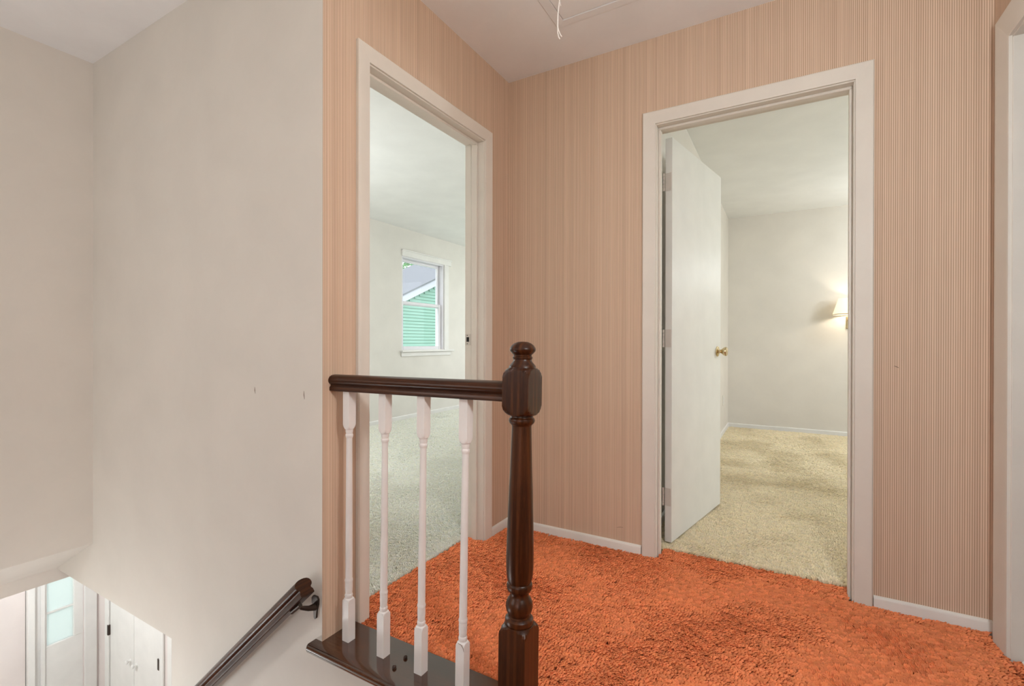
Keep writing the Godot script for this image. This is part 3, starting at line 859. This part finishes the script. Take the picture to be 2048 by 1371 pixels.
# ---------------------------------------------------------------- small things
func build_small() -> void:
	# attic hatch in the hall ceiling
	var h := thing("attic_hatch", "white framed attic hatch set in the hall ceiling", "hatch", V(-0.86, HC, -1.945))
	var p := profile([0.0, 0.0, 0.0, 0.005, 0.001, 0.006, 0.041, 0.004, 0.044, 0.002, 0.044, 0.0])
	var w := 0.66
	var l := 1.35
	var dn := V(0, -1, 0)
	put("frame", MB.new().moulding(p, V(0, 0, 0), V(w, 0, 0), V(0, 0, -1), dn, 1, 1), M.ceiling_paint, h, 30)
	put("frame", MB.new().moulding(p, V(0, 0, l), V(w, 0, l), V(0, 0, 1), dn, 1, 1), M.ceiling_paint, h, 30)
	put("frame", MB.new().moulding(p, V(0, 0, 0), V(0, 0, l), V(-1, 0, 0), dn, 1, 1), M.ceiling_paint, h, 30)
	put("frame", MB.new().moulding(p, V(w, 0, 0), V(w, 0, l), V(1, 0, 0), dn, 1, 1), M.ceiling_paint, h, 30)
	put("panel", MB.new().cbox(V(0.003, -0.0055, 0.006), V(w - 0.003, 0.0, l - 0.003), 0.0006), M.ceiling_paint, h)
	var c := thing("pull_cord", "white pull cord with a frayed end hanging from the attic hatch", "cord", V(-0.68, HC - 0.0045, -1.50))
	put("strand", MB.new().tube([V(0, 0, 0), V(0.002, -0.12, 0), V(0.004, -0.25, 0.001), V(-0.002, -0.30, 0.001), V(-0.003, -0.345, 0.001)], [0.0021, 0.0021, 0.0021, 0.0022, 0.0024], 8), M.cord, c, 60)
	put("loose_end", MB.new().tube([V(-0.003, -0.343, 0.001), V(-0.003, -0.362, 0.001), V(0.001, -0.379, 0.002), V(0.006, -0.388, 0.002)], [0.0019, 0.0018, 0.0018, 0.0019], 8), M.cord, c, 60)
	put("loose_end", MB.new().tube([V(-0.003, -0.343, 0.001), V(0.001, -0.358, 0.0), V(0.006, -0.370, -0.002), V(0.011, -0.379, -0.003)], [0.0019, 0.0018, 0.0017, 0.0018], 8), M.cord, c, 60)
	put("loose_end", MB.new().tube([V(0.003, -0.250, 0.001), V(0.006, -0.262, 0.001), V(0.009, -0.275, 0.001)], [0.0012, 0.0011, 0.0008], 6), M.cord, c, 60)
	# outlet in the second bedroom
	var o := thing("wall_outlet", "white electrical outlet low on the wall behind the open door", "outlet", V(-0.60, 0.375, -5.70))
	put("cover_plate", MB.new().cbox(V(0, -0.057, -0.035), V(0.006, 0.057, 0.035), 0.002), M.plastic, o)
	for y in [-0.02, 0.02]:
		put("socket", MB.new().cbox(V(0.006, y - 0.014, -0.016), V(0.008, y + 0.014, 0.016), 0.001), M.white_trim, o)
	# wall sconce
	var s := thing("wall_sconce", "lit wall lamp with a cream tapered shade on brass bracket", "lamp", V(0.572, 1.16, Z2))
	put("back_plate", MB.new().cbox(V(-0.019, 0.0, 0.0), V(0.019, 0.13, 0.022), 0.004), M.brass, s)
	put("arm", MB.new().tube([V(0, 0.09, 0.02), V(0, 0.085, 0.075), V(0, 0.09, 0.135), V(0, 0.115, 0.155), V(0, 0.16, 0.16)], [0.006, 0.006, 0.006, 0.006, 0.007], 12), M.brass, s, 50)
	put("socket", MB.new().turned([[0.135, 0.013], [0.172, 0.014]], 16, Transform3D(Basis.IDENTITY, V(0, 0, 0.16))), M.brass, s, 40)
	var sh := MB.new()
	sh.turned([[0.142, 0.148], [0.148, 0.149], [0.310, 0.100], [0.314, 0.0985], [0.310, 0.0975], [0.148, 0.1465], [0.142, 0.1455]], 32, Transform3D(Basis.IDENTITY, V(0, 0, 0.16)))
	# open shade: drop the caps (the last 2 x 32 triangles)
	sh.v.resize(sh.v.size() - 32 * 2 * 3)
	var sho := put("shade", sh, M.shade, s, 40)
	put("trim_band", MB.new().turned([[0.140, 0.1490], [0.141, 0.1500], [0.147, 0.1500], [0.148, 0.1490]], 48, Transform3D(Basis.IDENTITY, V(0, 0, 0.16))).open(48), M.brass, sho, 40)
	put("bulb", MB.new().turned([[0.170, 0.010], [0.180, 0.018], [0.200, 0.028], [0.215, 0.030], [0.230, 0.026], [0.241, 0.012], [0.243, 0.0]], 20, Transform3D(Basis.IDENTITY, V(0, 0, 0.16))), M.bulb, s, 50)
	var l1 := OmniLight3D.new()
	l1.name = "sconce_light"
	l1.light_color = Color(1.0, 0.935, 0.84)
	l1.light_energy = 0.085
	l1.light_size = 0.025
	l1.omni_range = 12.0
	l1.omni_attenuation = 2.0
	l1.shadow_enabled = true
	s.add_child(l1)
	l1.position = V(0, 0.212, 0.16)

# ---------------------------------------------------------------- lower hall
func build_lower_hall() -> void:
	var xd := -5.556
	var zc := -1.932
	var m := MB.new()
	m.box(V(-5.75, LF - 0.1, -2.1), V(-0.56, LF, 0.09))
	struct("floor_lower", "light wooden floor of the entry hall downstairs", "floor", m, M.tile)
	m = MB.new()
	m.box(V(-5.75, LC, -2.1), V(-2.30, LC + 0.02, ZS - 0.115)).box(V(-5.75, LC, ZS - 0.115), V(-3.705, LC + 0.02, 0.09))
	struct("ceiling_lower", "white ceiling of the entry hall downstairs", "ceiling", m, M.room_ceiling)
	m = MB.new()   # entry wall: opening for the door z -1.44..-0.53 and the sidelight z -1.80..-1.54
	m.box(V(xd - 0.14, LF, -2.05), V(xd, LC, -1.83)).box(V(xd - 0.14, LF + 2.06, -1.83), V(xd, LC, -0.5)).box(V(xd - 0.14, LF, -0.5), V(xd, LC, 0.0))
	struct("wall_entry", "pale pink entry wall around the front door and sidelight", "wall", m, M.pink_paint)
	m = MB.new()
	m.box(V(xd, LF, zc - 0.1), V(-5.32, LC, zc)).box(V(-5.32, LF + 2.04, zc - 0.1), V(-4.386, LC, zc)).box(V(-4.386, LF, zc - 0.1), V(-2.19, LC, zc)).box(V(-2.306, LF, zc), V(-2.19, LC, ZS - 0.115))
	m.box(V(-5.4, LF, zc - 0.75), V(-4.3, LF + 2.1, zc - 0.7))
	struct("wall_entry_side", "pale pink entry hall wall around the white closet doors", "wall", m, M.pink_paint)
	# front door
	var d4 := thing("door_4", "white front door beside the narrow sidelight downstairs", "door", V(xd, LF, -1.0))
	d4.set_meta("kind", "structure")
	put("panel", MB.new().cbox(V(-0.09, 0.01, -0.452), V(-0.045, 2.038, 0.499), 0.003), M.pink_paint, d4)
	put("jamb_head", MB.new().cbox(V(-0.13, 2.04, -0.83), V(0.0, 2.06, 0.5), 0.002), M.white_trim, d4)
	put("mullion", MB.new().cbox(V(-0.13, 0.0, -0.50), V(0.006, 2.04, -0.456), 0.003), M.white_trim, d4)
	# sidelight
	var s := thing("window_2", "narrow sidelight window with stacked panes beside the front door", "window", V(xd, LF, -1.6725))
	s.set_meta("kind", "structure")
	put("bottom_panel", MB.new().cbox(V(-0.08, 0.0, -0.16), V(-0.03, 1.062, 0.172), 0.004), M.white_trim, s)
	put("stile", MB.new().cbox(V(-0.08, 1.06, 0.0905), V(-0.025, 2.04, 0.172), 0.004), M.white_trim, s)
	put("stile", MB.new().cbox(V(-0.08, 1.06, -0.16), V(-0.025, 2.04, -0.0905), 0.004), M.white_trim, s)
	for k in 3:
		var y := 1.062 + 0.284 * k
		put("pane", MB.new().box(V(-0.056, y, -0.092), V(-0.050, y + 0.284, 0.092)), M.frosted, s)
		put("muntin", MB.new().cbox(V(-0.066, y + 0.276, -0.092), V(-0.036, y + 0.292, 0.092), 0.002), M.white_trim, s)
	put("rail", MB.new().cbox(V(-0.08, 1.93, -0.092), V(-0.025, 2.04, 0.092), 0.003), M.white_trim, s)
	put("side_casing", MB.new().cbox(V(0.0, 0.0, -0.245), V(0.016, 2.10, -0.155), 0.003), M.white_trim, s)
	put("bead", MB.new().cbox(V(-0.03, 0.0, 0.105), V(-0.010, 2.04, 0.135), 0.003), M.white_trim, s)
	# closet with two leaves
	var d5 := thing("door_5", "pair of white closet doors with round knobs downstairs", "door", V(-4.853, LF, zc))
	d5.set_meta("kind", "structure")
	for k in [-1, 1]:
		var leaf := Node3D.new()
		leaf.name = "closet_door"
		d5.add_child(leaf, true)
		var x0 := -0.459 if k < 0 else 0.003
		put("panel", MB.new().cbox(V(x0, 0.012, -0.035), V(x0 + 0.456, 2.03, 0), 0.002), M.white_trim, leaf)
		var kx: float = 0.056 * k - 0.003
		put("knob", MB.new().turned([[0.0, 0.013], [0.004, 0.012], [0.006, 0.008], [0.018, 0.0075], [0.024, 0.014], [0.032, 0.018], [0.038, 0.016], [0.041, 0.006], [0.0415, 0.0]], 20, Transform3D(Basis(V(1, 0, 0), V(0, 0, 1), V(0, -1, 0)), V(kx, 0.966, 0.0))), M.white_trim, leaf, 35)
		for y in [1.83, 1.115]:
			put("hinge", MB.new().cbox(V(k * 0.459 - 0.012, y - 0.045, 0.0), V(k * 0.459 + 0.010, y + 0.045, 0.019), 0.001), M.bronze, leaf)
		put("casing_side", MB.new().cbox(V(k * 0.459 - (0.07 if k < 0 else 0.0), 0, 0.0), V(k * 0.459 + (0.07 if k > 0 else 0.0), 2.10, 0.015), 0.003), M.white_trim, d5)
	put("casing_head", MB.new().cbox(V(-0.529, 2.034, 0.0), V(0.529, 2.10, 0.015), 0.003), M.white_trim, d5)
	struct("trim_3", "white door casing on the entry wall beside the closet", "casing", MB.new().cbox(V(-4.255, LF, zc), V(-4.185, LF + 2.1, zc + 0.016), 0.003), M.white_trim)

# ---------------------------------------------------------------- added fill lamps out of view
func ceiling_fill_lamp(called: String, label: String, at: Vector3, r: float, energy: float, color: Color, drop := 0.0) -> void:
	var o := thing(called, label, "lamp", at)
	put("canopy", MB.new().turned([[-0.03, 0.05], [-0.025, 0.07], [0.0, 0.075]], 24), M.brass, o, 40)
	var rows := []
	for k in 9:
		var a := PI * k / 8.0
		rows.append([-0.03 - drop - r * (1.0 + cos(a)) * 0.8, maxf(0.0001, r * sin(a))])
	put("globe", MB.new().turned(rows, 14), M.globe, o, 60)
	var l := OmniLight3D.new()
	l.name = "fill_light"
	l.light_color = color
	l.light_energy = energy
	l.light_size = r
	l.omni_range = 14.0
	l.omni_attenuation = 2.0
	l.shadow_enabled = true
	o.add_child(l)
	l.position = V(0, -0.03 - drop - r * 0.8, 0)
	if drop > 0.0:
		put("stem", MB.new().turned([[-0.04 - drop, 0.008], [-0.02, 0.008]], 12), M.brass, o, 40)

func build_fill_lamps() -> void:
	var fill_tint := Color(0.94, 0.97, 0.985)
	wall_fill_globe("hall_fill_lamp", "added frosted globe fill lamp on the papered hall wall", V(XC, 1.60, -0.52), 0.0, 0.12, 1.14, fill_tint)  # unseen lamp added to lift the landing walls and ceiling
	wall_fill_globe("stair_fill_lamp", "added frosted globe fill lamp on the wall beside the lower steps", V(-2.6, -0.95, -0.02), -90.0, 0.11, 0.62, fill_tint)  # unseen lamp added to light the header and soffit
	ceiling_fill_lamp("gallery_fill_lamp", "added frosted globe pendant fill lamp hanging over the gallery", V(-2.15, HC, 0.78), 0.17, 0.55, fill_tint, 1.0)  # added for even light on the stair and end walls
	ceiling_fill_lamp("bedroom_fill_lamp", "added frosted globe pendant fill lamp in the first bedroom near the stairwell wall", V(-3.45, RC, -2.0), 0.15, 1.15, fill_tint, 0.9)  # invented lamp, brightens the bedroom ceiling by the doorway
	ceiling_fill_lamp("bedroom_fill_lamp", "added frosted globe pendant fill lamp in the first bedroom near its added windows", V(-2.0, RC, -6.2), 0.15, 1.35, fill_tint, 0.8)  # another invented lamp, fills the deeper half of the bedroom
	ceiling_fill_lamp("second_bedroom_fill_lamp", "added frosted globe pendant fill lamp in the second bedroom", V(2.1, RC, -4.1), 0.15, 1.62, fill_tint, 0.7)  # unseen pendant added as general fill for this room
	ceiling_fill_lamp("second_bedroom_fill_lamp", "added frosted globe pendant fill lamp in the second bedroom close to the wall lamp", V(0.98, RC, -5.45), 0.13, 0.30, fill_tint, 0.55)  # small added lamp, lightens the gap behind the open door
	ceiling_fill_lamp("entry_fill_lamp", "added frosted globe fill lamp on the entry hall ceiling", V(-4.6, LC, -0.75), 0.12, 1.15, fill_tint)  # unseen lamp added to brighten the entry hall

func wall_fill_globe(called: String, label: String, at: Vector3, turn: float, r: float, energy: float, color: Color) -> void:
	var o := thing(called, label, "lamp", at)
	o.rotation_degrees.y = turn
	put("back_plate", MB.new().turned([[0.0, 0.06], [0.012, 0.06], [0.02, 0.05]], 24, Transform3D(Basis(V(0, 1, 0), V(-1, 0, 0), V(0, 0, 1)), Vector3.ZERO)), M.brass, o, 40)
	put("arm", MB.new().tube([V(-0.015, 0, 0), V(-0.06, -0.02, 0), V(-0.06 - r * 0.3, -0.02, 0)], [0.01, 0.01, 0.012], 12), M.brass, o, 50)
	var rows := []
	for k in 9:
		var a := PI * k / 8.0
		rows.append([-r * cos(a), maxf(0.0001, r * sin(a))])
	put("globe", MB.new().turned(rows, 14, Transform3D(Basis.IDENTITY, V(-0.06 - r, 0, 0))), M.globe, o, 60)
	var l := OmniLight3D.new()
	l.name = "fill_light"
	l.light_color = color
	l.light_energy = energy
	l.light_size = r
	l.omni_range = 14.0
	l.omni_attenuation = 2.0
	l.shadow_enabled = true
	o.add_child(l)
	l.position = V(-0.06 - r, 0, 0)

# ---------------------------------------------------------------- outdoors
func build_outdoors() -> void:
	var m := MB.new()
	m.box(V(-60, -3.3, -60), V(-5.85, -3.0, 40)).box(V(-5.85, -3.3, -60), V(40, -3.0, -8.0))
	var lawn := put("lawn", m, M.lawn)
	tag(lawn, "mown green lawn around the houses", "lawn", "", "structure")
	# neighbouring house: gable end faces the window
	var h := thing("neighbor_house", "green clapboard house with white rake boards and grey shingle roof", "house", V(-9.5, -3.0, -8.6))
	# local: x into the house is -x, z runs away as -z. roof line y = 2.476 + 0.4215 * (-10.353 - z)
	var k := 0.4215
	var base := 3.0 + 2.476 - k * 10.353   # y above ground at world z = 0 (minus), y = base - k * z
	var eave_z := -8.9 + 8.6
	var ridge_z := -15.2 + 8.6
	var far_z := ridge_z * 2.0 - eave_z
	var y_at := func(z: float) -> float: return base - k * (z - 8.6)
	var ye: float = y_at.call(eave_z)
	var yr: float = y_at.call(ridge_z)
	var depth := 2.75
	var wall := MB.new()
	# gable outline in (-z, y), pushed along x
	var tr := Transform3D(Basis(V(0, 0, -1), V(0, 1, 0), V(1, 0, 0)), Vector3.ZERO)
	wall.prism(PackedVector2Array([Vector2(-eave_z + 0.35, 0), Vector2(-far_z - 0.35, 0), Vector2(-far_z - 0.35, ye - 0.12), Vector2(-ridge_z, yr - 0.30), Vector2(-eave_z + 0.35, ye - 0.12)]), -depth + 0.2, -0.03, tr)
	put("wall", wall, M.siding, h)
	var sid := MB.new()
	var y := 1.2
	var lap := 0.0925
	while y < yr - 0.45:
		var zc0 := eave_z - 0.35
		var zc1 := far_z + 0.35
		var ytop := y + lap
		if ytop > ye - 0.14:
			var run := (ytop - (ye - 0.14)) / k
			zc0 = eave_z - 0.35 - run
			zc1 = far_z + 0.35 + run
		if zc0 <= zc1: break
		sid.prism(PackedVector2Array([Vector2(-0.03, y), Vector2(0.004, y), Vector2(0.004, y + 0.014), Vector2(0.024, y + 0.006), Vector2(-0.008, ytop + 0.012), Vector2(-0.03, ytop + 0.012)]), zc1, zc0)
		y += lap
	var so := put("lap_siding", sid, M.siding, h)
	so.set_meta("kind", "stuff")
	var roof := MB.new()
	var th := 0.05
	roof.prism(PackedVector2Array([Vector2(-eave_z - 0.05, ye - 0.02 - th), Vector2(-ridge_z, yr - th), Vector2(-far_z + 0.05, ye - 0.02 - th), Vector2(-far_z + 0.05, ye - 0.02), Vector2(-ridge_z, yr), Vector2(-eave_z - 0.05, ye - 0.02)]), -depth, 0.20, tr)
	put("roof", roof, M.shingle, h)
	for e in [eave_z, far_z]:
		var rake := MB.new()
		var pts := PackedVector2Array([Vector2(-e, ye - 0.05 - 0.20), Vector2(-ridge_z, yr - 0.05 - 0.20), Vector2(-ridge_z, yr - 0.05), Vector2(-e, ye - 0.05)])
		if e == far_z: pts.reverse()
		rake.prism(pts, 0.14, 0.17, tr)
		put("rake_board", rake, M.fascia, h)
		var sof := MB.new()
		var q := PackedVector2Array([Vector2(-e, ye - 0.05 - 0.19), Vector2(-ridge_z, yr - 0.05 - 0.19), Vector2(-ridge_z, yr - 0.22), Vector2(-e, ye - 0.22)])
		if e == far_z: q.reverse()
		sof.prism(q, -0.03, 0.15, tr)
		put("soffit", sof, M.fascia, h)
	# trees behind the roof
	var spots := [[V(-21.5, -3.0, -24.5), 9.5, 3.4, "leafy green tree rising behind the grey roof"], [V(-27.0, -3.0, -24.0), 10.5, 3.8, "broad green tree farther back beyond the grey roof"]]
	var quad := MB.new()
	quad.tri(V(-0.10, 0, 0), V(0.0, 0.035, 0.05), V(0.10, 0.01, 0))
	quad.tri(V(-0.10, 0, 0), V(0.10, 0.01, 0), V(0.0, 0.035, -0.05))
	var lm := quad.commit(1.0)
	for s in spots:
		var t := thing("tree", s[3], "tree", s[0], "trees beyond the roof")
		put("trunk", MB.new().tube([V(0, 0, 0), V(0.1, s[1] * 0.4, 0), V(0, s[1] * 0.8, 0.1)], [0.28, 0.2, 0.06], 10), M.bark, t, 50)
		var buf := PackedFloat32Array()
		var n := 9000
		for i in n:
			var dv: Vector3 = V(rng.randfn(), rng.randfn(), rng.randfn()).normalized() * s[2] * pow(rng.randf(), 0.42)
			dv.y *= 1.1
			var at: Vector3 = dv + V(0, s[1] - s[2] * 0.9, 0)
			var b := Basis.from_euler(V(rng.randf() * TAU, rng.randf() * TAU, rng.randf() * TAU)).scaled(Vector3.ONE * rng.randf_range(0.9, 1.8))
			buf.append_array([b.x.x, b.y.x, b.z.x, at.x, b.x.y, b.y.y, b.z.y, at.y, b.x.z, b.y.z, b.z.z, at.z])
			var c := rng.randf_range(0.7, 1.5)
			buf.append_array([c, c, c * 0.9, 1.0])
		var mm := MultiMesh.new()
		mm.transform_format = MultiMesh.TRANSFORM_3D
		mm.use_colors = true
		mm.mesh = lm
		mm.instance_count = n
		mm.buffer = buf
		var o := MultiMeshInstance3D.new()
		o.name = "foliage"
		o.multimesh = mm
		o.material_override = M.leaf
		o.set_meta("kind", "stuff")
		t.add_child(o)
